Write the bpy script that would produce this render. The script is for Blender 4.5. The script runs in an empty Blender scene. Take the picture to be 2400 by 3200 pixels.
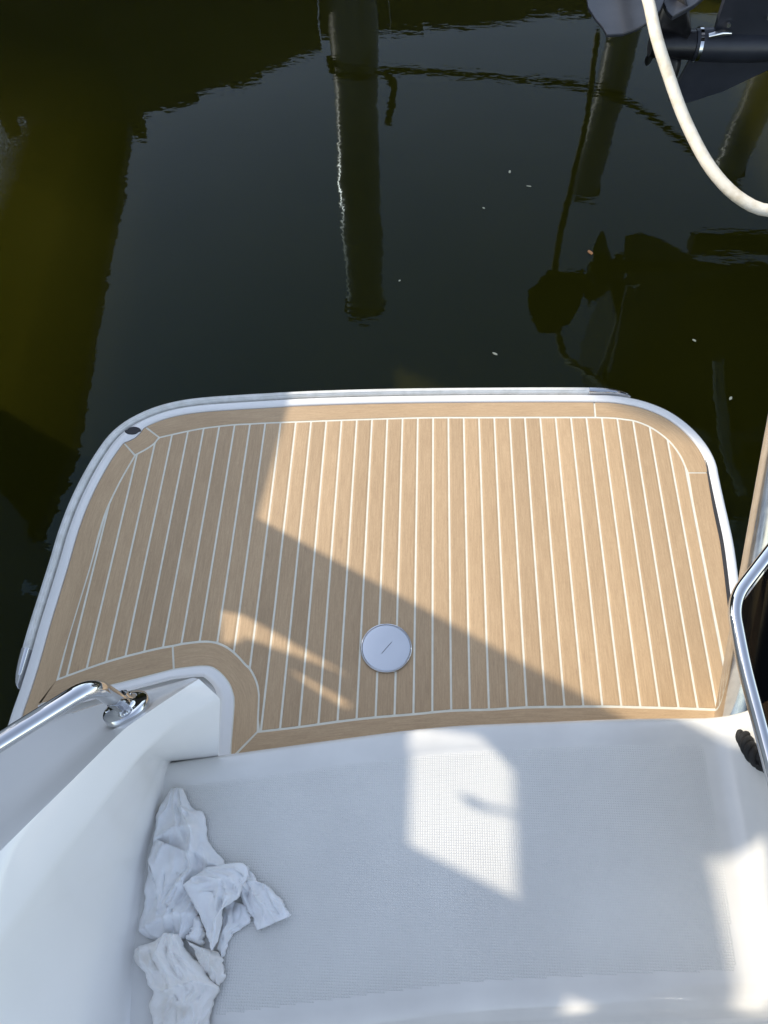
import bpy, bmesh, math, random
from mathutils import Vector, Matrix, noise
random.seed(7)
R = math.radians
scene = bpy.context.scene

# ------------------------------------------------------------------ camera, sky, sun, exposure
cam_data = bpy.data.cameras.new('camera')
cam = bpy.data.objects.new('camera', cam_data)
scene.collection.objects.link(cam)
fw, rt, up = Vector((-0.032479, 0.500282, -0.865253)), Vector((0.999262, 0.034016, -0.017841)), Vector((-0.020507, 0.865194, 0.501018))
m = Matrix((rt, up, -fw)).transposed().to_4x4()
m.translation = Vector((0, 0, 2.1607))
cam.matrix_world = m
cam_data.sensor_fit = 'VERTICAL'
cam_data.sensor_height = 24
cam_data.lens = 24 * 2408 / 3200
cam_data.clip_start = 0.05
cam_data.clip_end = 2000
scene.camera = cam

SUN_DIR = Vector((-0.87 * math.cos(R(36)), 0.493 * math.cos(R(36)), math.sin(R(36)))).normalized()   # towards the sun
world = bpy.data.worlds.new('World')
scene.world = world
world.use_nodes = True
wn = world.node_tree.nodes
sky = wn.new('ShaderNodeTexSky')
sky.sky_type = 'NISHITA'
sky.sun_disc = False
sky.sun_elevation = R(36)
sky.sun_rotation = math.atan2(SUN_DIR.x, SUN_DIR.y)
sky.air_density = 1.0
sky.dust_density = 0.6
wn['Background'].inputs['Strength'].default_value = 0.15
hs = wn.new('ShaderNodeHueSaturation')
hs.inputs['Saturation'].default_value = 0.68
world.node_tree.links.new(sky.outputs[0], hs.inputs['Color'])
world.node_tree.links.new(hs.outputs[0], wn['Background'].inputs[0])
sun_data = bpy.data.lights.new('sun', 'SUN')
sun_data.energy = 2.0
sun_data.angle = R(0.5)
sun_data.color = (1.0, 0.91, 0.77)
sun = bpy.data.objects.new('sun', sun_data)
scene.collection.objects.link(sun)
sun.rotation_euler = (-SUN_DIR).to_track_quat('-Z', 'Y').to_euler()
scene.view_settings.view_transform = 'Standard'
scene.view_settings.look = 'None'
scene.view_settings.gamma = 1
scene.view_settings.exposure = 1.2
scene.view_settings.use_curve_mapping = False

# ------------------------------------------------------------------ helpers
def link(o, parent=None):
    scene.collection.objects.link(o)
    if parent: o.parent = parent
    return o

def tag(o, label=None, cat=None, group=None, kind=None):
    if label: o['label'] = label
    if cat: o['category'] = cat
    if group: o['group'] = group
    if kind: o['kind'] = kind
    return o

def empty(name, loc=(0, 0, 0)):
    o = bpy.data.objects.new(name, None)
    o.location = loc
    return link(o)

def mesh_obj(name, V, F, mat, parent=None, smooth=False, uv=None, bevel=0, sharp=40):
    me = bpy.data.meshes.new(name)
    me.from_pydata([tuple(v) for v in V], [], F)
    if uv:
        l = me.uv_layers.new(name='UVMap')
        for i, lp in enumerate(me.loops):
            l.data[i].uv = uv[lp.vertex_index]
    if mat: me.materials.append(mat)
    bm = bmesh.new(); bm.from_mesh(me)
    bmesh.ops.recalc_face_normals(bm, faces=bm.faces)
    bm.to_mesh(me); bm.free()
    if smooth:
        me.polygons.foreach_set('use_smooth', [True] * len(me.polygons))
        me.set_sharp_from_angle(angle=R(sharp))
    o = bpy.data.objects.new(name, me)
    link(o)
    if parent:
        o.parent = parent
        o.matrix_parent_inverse = Matrix.Translation(-(parent_loc(parent)))
    if bevel:
        b = o.modifiers.new('bevel', 'BEVEL'); b.width = bevel; b.segments = 2; b.limit_method = 'ANGLE'; b.angle_limit = R(30)
    return o

def parent_loc(p):
    return Vector(p.location)          # every parent keeps its place in world terms

def spline(P, n):
    P = [Vector(p) for p in P]
    Q = [2 * P[0] - P[1]] + P + [2 * P[-1] - P[-2]]
    dense = []
    for i in range(1, len(Q) - 2):
        p0, p1, p2, p3 = Q[i - 1:i + 3]
        t0 = 0.0; t1 = t0 + max((p1 - p0).length, 1e-6) ** .5; t2 = t1 + max((p2 - p1).length, 1e-6) ** .5; t3 = t2 + max((p3 - p2).length, 1e-6) ** .5
        for k in range(24):
            t = t1 + (t2 - t1) * k / 24
            a1 = p0 * ((t1 - t) / (t1 - t0)) + p1 * ((t - t0) / (t1 - t0))
            a2 = p1 * ((t2 - t) / (t2 - t1)) + p2 * ((t - t1) / (t2 - t1))
            a3 = p2 * ((t3 - t) / (t3 - t2)) + p3 * ((t - t2) / (t3 - t2))
            b1 = a1 * ((t2 - t) / (t2 - t0)) + a2 * ((t - t0) / (t2 - t0))
            b2 = a2 * ((t3 - t) / (t3 - t1)) + a3 * ((t - t1) / (t3 - t1))
            dense.append(b1 * ((t2 - t) / (t2 - t1)) + b2 * ((t - t1) / (t2 - t1)))
    dense.append(P[-1])
    return resample(dense, n)

def resample(D, n):
    D = [Vector(p) for p in D]
    L = [0]
    for a, b in zip(D, D[1:]): L.append(L[-1] + (b - a).length)
    out = []; j = 0
    for i in range(n):
        s = L[-1] * i / (n - 1)
        while j < len(D) - 2 and L[j + 1] < s: j += 1
        seg = L[j + 1] - L[j]
        out.append(D[j].lerp(D[j + 1], (s - L[j]) / seg if seg > 1e-9 else 0))
    return out

def tube_data(P, rad, n=16, cap=True):
    P = [Vector(p) for p in P]
    if not hasattr(rad, '__len__'): rad = [rad] * len(P)
    V = []; F = []
    t = (P[1] - P[0]).normalized()
    nrm = t.orthogonal().normalized()
    for i, p in enumerate(P):
        if i == 0: t = (P[1] - P[0]).normalized()
        elif i == len(P) - 1: t = (P[-1] - P[-2]).normalized()
        else: t = ((P[i + 1] - p).normalized() + (p - P[i - 1]).normalized()).normalized()
        nrm = (nrm - t * nrm.dot(t)).normalized()
        b = t.cross(nrm)
        for k in range(n):
            a = 2 * math.pi * k / n
            V.append(p + (nrm * math.cos(a) + b * math.sin(a)) * rad[i])
    for i in range(len(P) - 1):
        for k in range(n):
            k2 = (k + 1) % n
            F.append((i * n + k, i * n + k2, (i + 1) * n + k2, (i + 1) * n + k))
    if cap:
        F.append(tuple(range(n))[::-1]); F.append(tuple((len(P) - 1) * n + k for k in range(n)))
    return V, F

def tube(name, P, rad, mat, parent=None, n=16, cap=True):
    V, F = tube_data(P, rad, n, cap)
    return mesh_obj(name, V, F, mat, parent, smooth=True)

def box_data(a, b):
    x0, y0, z0 = a; x1, y1, z1 = b
    V = [(x0, y0, z0), (x1, y0, z0), (x1, y1, z0), (x0, y1, z0), (x0, y0, z1), (x1, y0, z1), (x1, y1, z1), (x0, y1, z1)]
    F = [(0, 3, 2, 1), (4, 5, 6, 7), (0, 1, 5, 4), (1, 2, 6, 5), (2, 3, 7, 6), (3, 0, 4, 7)]
    return V, F

def merge(*parts):
    V = []; F = []
    for v, f in parts:
        o = len(V); V += list(v); F += [tuple(i + o for i in t) for t in f]
    return V, F

def prism_data(poly, z0, z1):
    n = len(poly)
    V = [(p[0], p[1], z0) for p in poly] + [(p[0], p[1], z1) for p in poly]
    F = [tuple(range(n))[::-1], tuple(range(n, 2 * n))] + [(i, (i + 1) % n, n + (i + 1) % n, n + i) for i in range(n)]
    return V, F

def offset_path(P, d):
    """offset in the xy plane; positive d is to the left of the walking direction"""
    out = []
    for i, p in enumerate(P):
        a = P[max(i - 1, 0)]; b = P[min(i + 1, len(P) - 1)]
        t = Vector((b[0] - a[0], b[1] - a[1], 0)).normalized()
        out.append(Vector(p) + Vector((-t.y, t.x, 0)) * d)
    return out

def sweep(P, prof):
    """prof: (offset, z) pairs along the path P (left offset positive)"""
    rows = []
    for i, p in enumerate(P):
        a = P[max(i - 1, 0)]; b = P[min(i + 1, len(P) - 1)]
        t = Vector((b[0] - a[0], b[1] - a[1], 0)).normalized()
        nn = Vector((-t.y, t.x, 0))
        rows.append([Vector((p[0], p[1], 0)) + nn * d + Vector((0, 0, z)) for d, z in prof])
    return grid(rows)

def grid(rows):
    n = len(rows[0]); V = [v for r in rows for v in r]
    F = [(i * n + j, i * n + j + 1, (i + 1) * n + j + 1, (i + 1) * n + j) for i in range(len(rows) - 1) for j in range(n - 1)]
    return V, F

# ------------------------------------------------------------------ materials
def new_mat(name):
    m = bpy.data.materials.new(name); m.use_nodes = True
    nt = m.node_tree
    return m, nt, nt.nodes['Principled BSDF']

def simple(name, col, rough=.5, metal=0, coat=0, bump=None, spec=None):
    m, nt, b = new_mat(name)
    b.inputs['Base Color'].default_value = (*col, 1)
    b.inputs['Roughness'].default_value = rough
    b.inputs['Metallic'].default_value = metal
    b.inputs['Coat Weight'].default_value = coat
    b.inputs['Coat Roughness'].default_value = .05
    if spec is not None: b.inputs['Specular IOR Level'].default_value = spec
    return m

def N(nt, t, **kw):
    n = nt.nodes.new(t)
    for k, v in kw.items(): setattr(n, k, v)
    return n

def ramp(nt, src, stops):
    r = N(nt, 'ShaderNodeValToRGB')
    el = r.color_ramp.elements
    while len(el) < len(stops): el.new(.5)
    for e, (p, c) in zip(el, stops):
        e.position = p; e.color = (*c, 1) if len(c) == 3 else c
    nt.links.new(src, r.inputs[0])
    return r.outputs[0]

def noisy(name, c0, c1, scale, rough=.4, coat=0, bump=0, bscale=60, stretch=(1, 1, 1), detail=4, lo=.35, hi=.65, metal=0, rvar=0):
    m, nt, b = new_mat(name)
    tc = N(nt, 'ShaderNodeTexCoord'); mp = N(nt, 'ShaderNodeMapping'); mp.inputs['Scale'].default_value = stretch
    nt.links.new(tc.outputs['Object'], mp.inputs[0])
    nz = N(nt, 'ShaderNodeTexNoise'); nz.inputs['Scale'].default_value = scale; nz.inputs['Detail'].default_value = detail
    nt.links.new(mp.outputs[0], nz.inputs[0])
    nt.links.new(ramp(nt, nz.outputs[0], [(lo, c0), (hi, c1)]), b.inputs['Base Color'])
    b.inputs['Roughness'].default_value = rough; b.inputs['Coat Weight'].default_value = coat; b.inputs['Metallic'].default_value = metal
    b.inputs['Coat Roughness'].default_value = .04
    if rvar:
        nt.links.new(ramp(nt, nz.outputs[0], [(.3, (rough,) * 3), (.75, (rough + rvar,) * 3)]), b.inputs['Roughness'])
    if bump:
        n2 = N(nt, 'ShaderNodeTexNoise'); n2.inputs['Scale'].default_value = bscale; n2.inputs['Detail'].default_value = 3
        nt.links.new(mp.outputs[0], n2.inputs[0])
        bp = N(nt, 'ShaderNodeBump'); bp.inputs['Distance'].default_value = bump; bp.inputs['Strength'].default_value = 1
        nt.links.new(n2.outputs[0], bp.inputs['Height']); nt.links.new(bp.outputs[0], b.inputs['Normal'])
    return m

M = {}
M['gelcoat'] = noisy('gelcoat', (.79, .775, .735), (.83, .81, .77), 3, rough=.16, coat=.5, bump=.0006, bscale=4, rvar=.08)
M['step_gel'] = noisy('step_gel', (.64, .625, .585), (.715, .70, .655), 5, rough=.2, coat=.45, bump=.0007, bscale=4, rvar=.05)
M['nonskid'] = noisy('nonskid', (.62, .61, .575), (.69, .68, .64), 4, rough=.42, lo=.3, hi=.7)
M['rail'] = noisy('rail', (.66, .65, .60), (.78, .77, .73), 30, rough=.42, stretch=(1, 1, 1), bump=.0003, bscale=200)
M['chrome'] = noisy('chrome', (.58, .585, .59), (.66, .66, .66), 12, rough=.03, metal=1, rvar=.06)
M['stainless'] = noisy('stainless', (.62, .62, .62), (.74, .74, .73), 14, rough=.10, metal=1, stretch=(3, 3, .5), bump=.0004, bscale=9, rvar=.12)
M['plate'] = noisy('plate', (.60, .605, .61), (.66, .665, .67), 5, rough=.2, metal=1, rvar=.06)
M['caulk'] = noisy('caulk', (.70, .67, .55), (.76, .73, .61), 40, rough=.6)
M['dark_gap'] = simple('dark_gap', (.02, .02, .022), .6)
def smoked():
    m, nt, b = new_mat('smoked')
    t = N(nt, 'ShaderNodeBsdfTransparent'); t.inputs[0].default_value = (.16, .135, .10, 1)
    g_ = N(nt, 'ShaderNodeBsdfGlossy'); g_.inputs['Roughness'].default_value = .02; g_.inputs[0].default_value = (.8, .8, .8, 1)
    fr = N(nt, 'ShaderNodeFresnel'); fr.inputs[0].default_value = 1.16
    mx = N(nt, 'ShaderNodeMixShader')
    nt.links.new(fr.outputs[0], mx.inputs[0]); nt.links.new(t.outputs[0], mx.inputs[1]); nt.links.new(g_.outputs[0], mx.inputs[2])
    nt.links.new(mx.outputs[0], nt.nodes['Material Output'].inputs[0])
    return m
M['smoked'] = smoked()
M['motor'] = noisy('motor', (.018, .021, .029), (.027, .030, .040), 9, rough=.42, coat=.08, bump=.0004, bscale=40)
M['prop'] = noisy('prop', (.008, .008, .01), (.016, .016, .018), 20, rough=.35)
M['rope'] = noisy('rope', (.004, .004, .004), (.010, .0095, .009), 60, rough=.75, bump=.001, bscale=300)
M['rope_line'] = noisy('rope_line', (.02, .018, .014), (.05, .045, .035), 40, rough=.9)
M['hose'] = noisy('hose', (.68, .59, .43), (.82, .75, .61), 22, rough=.5, stretch=(1, 1, 1), bump=.0012, bscale=70, lo=.30, hi=.52)
M['wood_dark'] = noisy('wood_dark', (.035, .030, .024), (.075, .066, .052), 8, rough=.8, stretch=(1, 1, 8), bump=.004, bscale=30)
M['roof'] = noisy('roof', (.05, .05, .05), (.09, .085, .08), 4, rough=.7)
M['shade_mask_grey'] = noisy('shade_mask_grey', (.48, .485, .49), (.54, .545, .55), 3, rough=.3, coat=.4)  # colour of the added shade plate, kept light to bounce fill
M['wall_paint'] = noisy('wall_paint', (.50, .505, .51), (.56, .565, .57), 3, rough=.6)
M['pile'] = noisy('pile', (.13, .14, .142), (.19, .20, .20), 5, rough=.45, coat=1, stretch=(1, 1, .4), bump=.006, bscale=7)
M['pile'].node_tree.nodes['Principled BSDF'].inputs['Coat Roughness'].default_value = .22
M['hull_dark'] = noisy('hull_dark', (.015, .02, .03), (.03, .034, .045), 3, rough=.25, coat=.4)
M['grass'] = noisy('grass', (.03, .045, .012), (.07, .09, .03), 8, rough=.9)
M['glass'] = simple('glass', (.02, .022, .025), .05)
M['leaf'] = simple('leaf', (.50, .22, .08), .7)
M['leaf_pale'] = simple('leaf_pale', (.55, .52, .36), .7)

def teak_mat():
    m, nt, b = new_mat('teak')
    uvn = N(nt, 'ShaderNodeUVMap'); oi = N(nt, 'ShaderNodeObjectInfo')
    off = N(nt, 'ShaderNodeVectorMath', operation='SCALE'); off.inputs[0].default_value = (13.7, 31.1, 0)
    nt.links.new(oi.outputs['Random'], off.inputs['Scale'])
    ad = N(nt, 'ShaderNodeVectorMath', operation='ADD')
    nt.links.new(uvn.outputs[0], ad.inputs[0]); nt.links.new(off.outputs[0], ad.inputs[1])
    def nz(sx, sy, det, rough=.6):
        mp = N(nt, 'ShaderNodeMapping'); mp.inputs['Scale'].default_value = (sx, sy, 1)
        nt.links.new(ad.outputs[0], mp.inputs[0])
        n = N(nt, 'ShaderNodeTexNoise'); n.inputs['Scale'].default_value = 1; n.inputs['Detail'].default_value = det; n.inputs['Roughness'].default_value = rough
        nt.links.new(mp.outputs[0], n.inputs[0])
        return n.outputs[0]
    fine = nz(900, 90, 2); mid = nz(240, 14, 4); big = nz(9, 2.2, 3); blot = nz(60, 9, 5, .7)
    base = ramp(nt, mid, [(.28, (.445, .300, .166)), (.52, (.505, .348, .196)), (.75, (.565, .40, .232))])
    mx = N(nt, 'ShaderNodeMix', data_type='RGBA', blend_type='MULTIPLY'); mx.inputs[0].default_value = 1
    nt.links.new(base, mx.inputs[6]); nt.links.new(ramp(nt, fine, [(.3, (.89, .88, .86)), (.6, (1.03, 1.03, 1.03))]), mx.inputs[7])
    m2 = N(nt, 'ShaderNodeMix', data_type='RGBA', blend_type='MULTIPLY'); m2.inputs[0].default_value = 1
    nt.links.new(mx.outputs[2], m2.inputs[6]); nt.links.new(ramp(nt, big, [(.3, (.93, .92, .91)), (.7, (1.06, 1.06, 1.07))]), m2.inputs[7])
    m3 = N(nt, 'ShaderNodeMix', data_type='RGBA', blend_type='MIX')
    nt.links.new(ramp(nt, blot, [(.62, (0, 0, 0)), (.74, (.55, .55, .55))]), m3.inputs[0])
    nt.links.new(m2.outputs[2], m3.inputs[6]); m3.inputs[7].default_value = (.30, .19, .115, 1)
    hv = N(nt, 'ShaderNodeHueSaturation')
    mr = N(nt, 'ShaderNodeMapRange'); mr.inputs[3].default_value = .90; mr.inputs[4].default_value = 1.07
    nt.links.new(oi.outputs['Random'], mr.inputs[0]); nt.links.new(mr.outputs[0], hv.inputs['Value'])
    nt.links.new(m3.outputs[2], hv.inputs['Color'])
    nt.links.new(hv.outputs[0], b.inputs['Base Color'])
    b.inputs['Roughness'].default_value = .52
    bp = N(nt, 'ShaderNodeBump'); bp.inputs['Distance'].default_value = .0004; bp.inputs['Strength'].default_value = .6
    nt.links.new(fine, bp.inputs['Height']); nt.links.new(bp.outputs[0], b.inputs['Normal'])
    return m
M['teak'] = teak_mat()

def water_mat():
    m, nt, b = new_mat('water')
    tc = N(nt, 'ShaderNodeTexCoord')
    def nz(scale, sx, sy, det):
        mp = N(nt, 'ShaderNodeMapping'); mp.inputs['Scale'].default_value = (sx, sy, 1)
        nt.links.new(tc.outputs['Object'], mp.inputs[0])
        n = N(nt, 'ShaderNodeTexNoise'); n.inputs['Scale'].default_value = scale; n.inputs['Detail'].default_value = det
        nt.links.new(mp.outputs[0], n.inputs[0]); return n.outputs[0]
    murk = nz(.9, 1, 1, 4)
    nt.links.new(ramp(nt, murk, [(.3, (.0150, .0145, .0011)), (.7, (.0190, .0180, .0020))]), b.inputs['Base Color'])
    b.inputs['Roughness'].default_value = .0
    b.inputs['IOR'].default_value = 1.22
    b.inputs['Specular Tint'].default_value = (.36, .74, 1.0, 1)
    b.inputs['Subsurface Weight'].default_value = 1.0
    b.inputs['Subsurface Radius'].default_value = (.9, .9, .6)
    b.inputs['Subsurface Scale'].default_value = .35
    b1 = N(nt, 'ShaderNodeBump'); b1.inputs['Distance'].default_value = .0022; b1.inputs['Strength'].default_value = 1
    nt.links.new(nz(2.2, 1, 1, 1), b1.inputs['Height'])
    b2 = N(nt, 'ShaderNodeBump'); b2.inputs['Distance'].default_value = .00042; b2.inputs['Strength'].default_value = 1
    nt.links.new(nz(15, .7, 1.5, 2), b2.inputs['Height']); nt.links.new(b1.outputs[0], b2.inputs['Normal'])
    nt.links.new(b2.outputs[0], b.inputs['Normal'])
    return m
M['water'] = water_mat()

# ------------------------------------------------------------------ setting: water, bank
WZ = -0.32
w = mesh_obj('water', *box_data((-60, -60, WZ - 4), (60, 30, WZ)), M['water'])
tag(w, 'dark olive harbour water, calm and mirror like', kind='structure')
g = mesh_obj('ground', *merge(box_data((-60, 9.2, -5), (60, 400, 1.05)), box_data((-400, 30.0, -5), (-60.01, 400, 1.04)), box_data((60.01, 30.0, -5), (400, 400, 1.04))), M['grass'])
tag(g, 'grassy bank behind the timber sea wall', kind='structure')

# sea wall of dark planks: seen only as the black band mirrored along the top of the water
sea = empty('sea_wall', (-2.5, 6.6, WZ)); tag(sea, 'dark timber sea wall along the bank behind the slip', 'wall')
WALL = [(-9, 6.4), (-2.62, 6.62), (-0.95, 7.75), (1.4, 8.15), (12, 8.6)]
for (x0, y0), (x1, y1) in zip(WALL, WALL[1:]):
    L = math.hypot(x1 - x0, y1 - y0); k = max(3, int(L / .32))
    for i in range(k):
        a = i / k; b_ = (i + .96) / k
        p = Vector((x0 + (x1 - x0) * a, y0 + (y1 - y0) * a, 0)); q = Vector((x0 + (x1 - x0) * b_, y0 + (y1 - y0) * b_, 0))
        nn = Vector((-(y1 - y0), x1 - x0, 0)).normalized() * .09
        h = 1.52 + random.uniform(-.03, .03) - (.12 if x0 > -1.5 else 0)
        mesh_obj('plank', *prism_data([p, q, q + nn, p + nn], WZ - 1, h), M['wood_dark'], sea)
    mesh_obj('backfill', *prism_data([(x0, y0 + .12), (x1, y1 + .12), (x1, 9.21), (x0, 9.21)], WZ - 1, 1.1), M['wood_dark'], sea)

# slip canopy on the left: its roof shades the left of the platform and mirrors dark in the water
can = empty('slip_canopy', (-3, 4.4, WZ)); tag(can, 'low flat dark canopy over the empty slip left of the boat', 'canopy')
mesh_obj('roof_deck', *prism_data([(-2.353, 2.24), (-2.275, 2.9), (-2.60, 6.5), (-3.46, 6.5), (-3.16, 2.31)], 1.44, 1.56), M['roof'], can)
for i in range(17):        # slats added and graded to soften the shadow edge on the water
    k = 1 - (i + 1) / 18; x = -3.165 - i * .034; wd = .034 * k
    mesh_obj('fade_slat', *prism_data([(x, 2.31), (x - .30, 6.5), (x - .30 - wd, 6.5), (x - wd, 2.31)], 1.47, 1.474), M['roof'], can)
for (x, y) in [(-2.46, 6.3), (-3.62, 6.3), (-3.40, 2.45)]:
    mesh_obj('post', *box_data((x - .05, y - .05, WZ - 1), (x + .05, y + .05, 1.44)), M['wood_dark'], can)

# unseen block added further left to shade the open water
bh = empty('shade_block', (-7, 7.5, WZ)); tag(bh, 'tall dark grey unseen block added at the far left to shade the water', 'shade_block')
SX, SY = -0.87, 0.493
def along(x, y, d): return (x + SX * d, y + SY * d)
mesh_obj('wall', *prism_data([(-6, 5.50), along(-6, 5.50, .3), along(-6, 9.1, .3), (-6, 9.1)], 4.1, 5.9), M['wood_dark'], bh)
mesh_obj('roof', *prism_data([(-5.95, 5.47), along(-5.95, 5.47, .4), along(-5.95, 9.1, .4), (-5.95, 9.1)], 5.9, 6.08), M['roof'], bh)
mesh_obj('lower_wall', *prism_data([(-6, 6.9), along(-6, 6.9, 2.6), along(-6, 9.1, 2.6), (-6, 9.1)], WZ - .5, 4.1), M['wood_dark'], bh)
for i in range(36):        # graded slats added so the block's shade fades in across the water
    y = 5.60 + i * .036
    wd = .002 + .034 * i / 35
    mesh_obj('fade_slat', *box_data((-6.008, y, .5), (-6.0, y + wd, 4.1)), M['wood_dark'], bh)
wf = mesh_obj('window', *box_data((-5.999, 7.0, 1.6), (-5.97, 7.9, 2.6)), M['wall_paint'], bh)  # window and door dress the added shade block
mesh_obj('pane', *box_data((-5.98, 7.08, 1.68), (-5.962, 7.82, 2.52)), M['glass'], wf)
mesh_obj('door', *box_data((-5.999, 8.1, .1), (-5.96, 9.0, 2.1)), M['roof'], bh)

# unseen shade plate added on the left, its holes shaped to throw sun patches
YX0, YX1 = -2.46, -2.40
def sun_hit(P, x=YX1):
    L = (P[0] - x) / -SUN_DIR.x
    return (P[1] + L * SUN_DIR.y, P[2] + L * SUN_DIR.z)
shade_mask = empty('added_shade_mask', (-3.0, -1, WZ)); tag(shade_mask, 'grey unseen shade mask with cut holes, added close on the left', 'shade_mask')
SUN_HOLES = {
 'a': [(0.0212, 0.5105, 0.1800), (0.0177, 0.2337, 0.1800), (0.2713, 0.1268, 0.1800), (0.2763, 0.4118, 0.1800), (0.2067, 0.4868, 0.1800)],
 'b': [(0.7092, 0.2277, 0.1900), (0.7276, -0.0821, 0.1900), (0.8091, -0.1078, 0.1900), (0.8881, 0.2493, 0.1900)],
 'c': [(-0.5530, 0.8856, 0.0000), (-0.4812, 0.8751, 0.0000), (-0.3920, 0.8272, 0.0000), (-0.1224, 0.6794, 0.0000), (-0.2140, 0.7190, 0.0000), (-0.4726, 0.8056, 0.0000), (-0.4824, 0.7918, 0.0000), (-0.5388, 0.7830, 0.0000)],
 'd': [(-0.3345, 0.7087, 0.0000), (-0.3022, 0.6990, 0.0000), (-0.1412, 0.6149, 0.0000), (-0.1623, 0.6011, 0.0000), (-0.2727, 0.6670, 0.0000)],
 'f': [(.875, .24, .34), (.875, .24, .60), (.875, -.55, .60), (.875, -.55, .34)],  # hole added to sunlight the right wall, which bounces light back
 'e': [(0.3596, -0.0572, 0.1900), (0.4346, -0.0798, 0.1900), (0.4217, -0.1093, 0.1900), (0.3637, -0.1031, 0.1900)],
}
EDGE = sun_hit([(-0.4885, 1.2154, 0.0000)][0])
def cut_mask_plate():
    """added shade plate with holes projected back from the sun patches (triangulated in the y-z plane)"""
    bm = bmesh.new()
    loops = [[(-.9, WZ - .3), (EDGE[0], WZ - .3), (EDGE[0], 1.6), (EDGE[0] + .02, 3.6), (-.9, 3.6)]]
    loops += [[sun_hit(p) for p in w_] for w_ in SUN_HOLES.values()]
    ed = []
    for lp in loops:
        vs = [bm.verts.new((YX1, y, z)) for y, z in lp]
        ed += [bm.edges.new((vs[i], vs[(i + 1) % len(vs)])) for i in range(len(vs))]
    bmesh.ops.triangle_fill(bm, edges=ed, use_beauty=True, use_dissolve=False)
    # drop triangles that fell inside an opening
    def inside(pt, poly):
        c = False
        for i in range(len(poly)):
            (x1, y1), (x2, y2) = poly[i], poly[i - 1]
            if (y1 > pt[1]) != (y2 > pt[1]) and pt[0] < (x2 - x1) * (pt[1] - y1) / (y2 - y1) + x1: c = not c
        return c
    kill = [f for f in bm.faces if any(inside((f.calc_center_median().y, f.calc_center_median().z), lp) for lp in loops[1:])]
    bmesh.ops.delete(bm, geom=kill, context='FACES')
    ret = bmesh.ops.extrude_face_region(bm, geom=bm.faces[:])
    for v in [e for e in ret['geom'] if isinstance(e, bmesh.types.BMVert)]: v.co.x -= .006
    me = bpy.data.meshes.new('mask_plate'); bmesh.ops.recalc_face_normals(bm, faces=bm.faces); bm.to_mesh(me); bm.free()
    me.materials.append(M['shade_mask_grey'])
    o = link(bpy.data.objects.new('mask_plate', me), shade_mask); o.matrix_parent_inverse = Matrix.Translation(-Vector(shade_mask.location))
cut_mask_plate()
def on_side(name, P, x0, x1):
    H_ = [sun_hit(p, x1) for p in P]; n = len(H_)
    V = [(x0, y, z) for y, z in H_] + [(x1, y, z) for y, z in H_]
    mesh_obj(name, V, [tuple(range(n)), tuple(range(n, 2 * n))[::-1]] + [(i, (i + 1) % n, n + (i + 1) % n, n + i) for i in range(n)], M['shade_mask_grey'], shade_mask)
on_side('shadow_bar', [(0.1459, 0.3520, 0.1800), (0.1751, 0.3464, 0.1800), (0.2039, 0.3302, 0.1800), (0.2904, 0.3159, 0.1800), (0.2898, 0.3053, 0.1800), (0.1967, 0.3151, 0.1800), (0.1657, 0.3268, 0.1800)], -2.396, -2.385)  # bar added to cast the dark mark inside the sun patch
mesh_obj('hull', *prism_data([(-2.5, -5), (-2.5, 2.2), (-3.2, 2.25), (-4.6, 2.2), (-4.9, -5)], WZ - .4, .45), M['shade_mask_grey'], shade_mask)  # block added below the shade plate

# pilings with bands of weed and rope, mirrored in the water
def piling(x, y, r, h, label):
    t = empty('piling', (x, y, WZ)); tag(t, label, 'piling', 'mooring pilings')
    P = []; rr = []
    for i in range(15):
        z = WZ - 2 + (h + 2) * i / 14
        P.append((x + .012 * math.sin(z * 2.1), y, z)); rr.append(r * (1 + .03 * math.sin(z * 3.7 + x)))
    tube('shaft', P, rr, M['pile'], t, n=20)
    tube('cap', [(x, y, WZ + h - .01), (x, y, WZ + h + .03), (x, y, WZ + h + .11)], [r * 1.12, r * 1.12, r * .25], M['wood_dark'], t, n=20)
    return t
PIL = [(-0.5410, 6.5000, 2.0934)][0]
piling(PIL[0], 6.5, .195, [(-0.6002, 6.5000, 3.6574)][0][2] - WZ, 'thick pale piling with a dark rope round it, behind the slip')
piling(1.56, 6.2, .13, 2.2, 'shorter pale piling beside the outboard motor')
piling(2.78, 6.2, .14, 2.0, 'pale piling at the far right behind the raised boat')
RP = [(-0.6665, 6.2800, 0.8751), (-0.4673, 6.2600, 0.8821), (-0.2778, 6.3000, 0.8554), (0.3685, 6.3000, 0.8846), (1.4030, 6.1000, 0.8778), (1.8777, 6.0000, 1.0475), (2.2792, 5.8000, 1.2386), (2.7058, 5.6000, 1.4800)]
tube('mooring_line', spline([(PIL[0] - .21, 6.5, RP[0][2]), *RP], 60), .024, M['rope_line'], None, n=10)
tag(bpy.data.objects['mooring_line'], 'dark mooring line slung from the thick piling to the right', 'rope')
tube('rope_tail', spline([RP[2], *[(-0.2013, 6.2500, 0.9727), (-0.2513, 6.2500, 1.2589)]], 14), .03, M['rope_line'], bpy.data.objects['mooring_line'], n=8)

# ------------------------------------------------------------------ the boat
boat = empty('motor_boat', (0, .6, 0)); tag(boat, 'white motor boat stern with teak planked swim platform and moulded step', 'boat')
plat = empty('swim_platform', (0, 1.1, 0)); plat.parent = boat; plat.matrix_parent_inverse = Matrix.Translation((0, -.6, 0))

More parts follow.
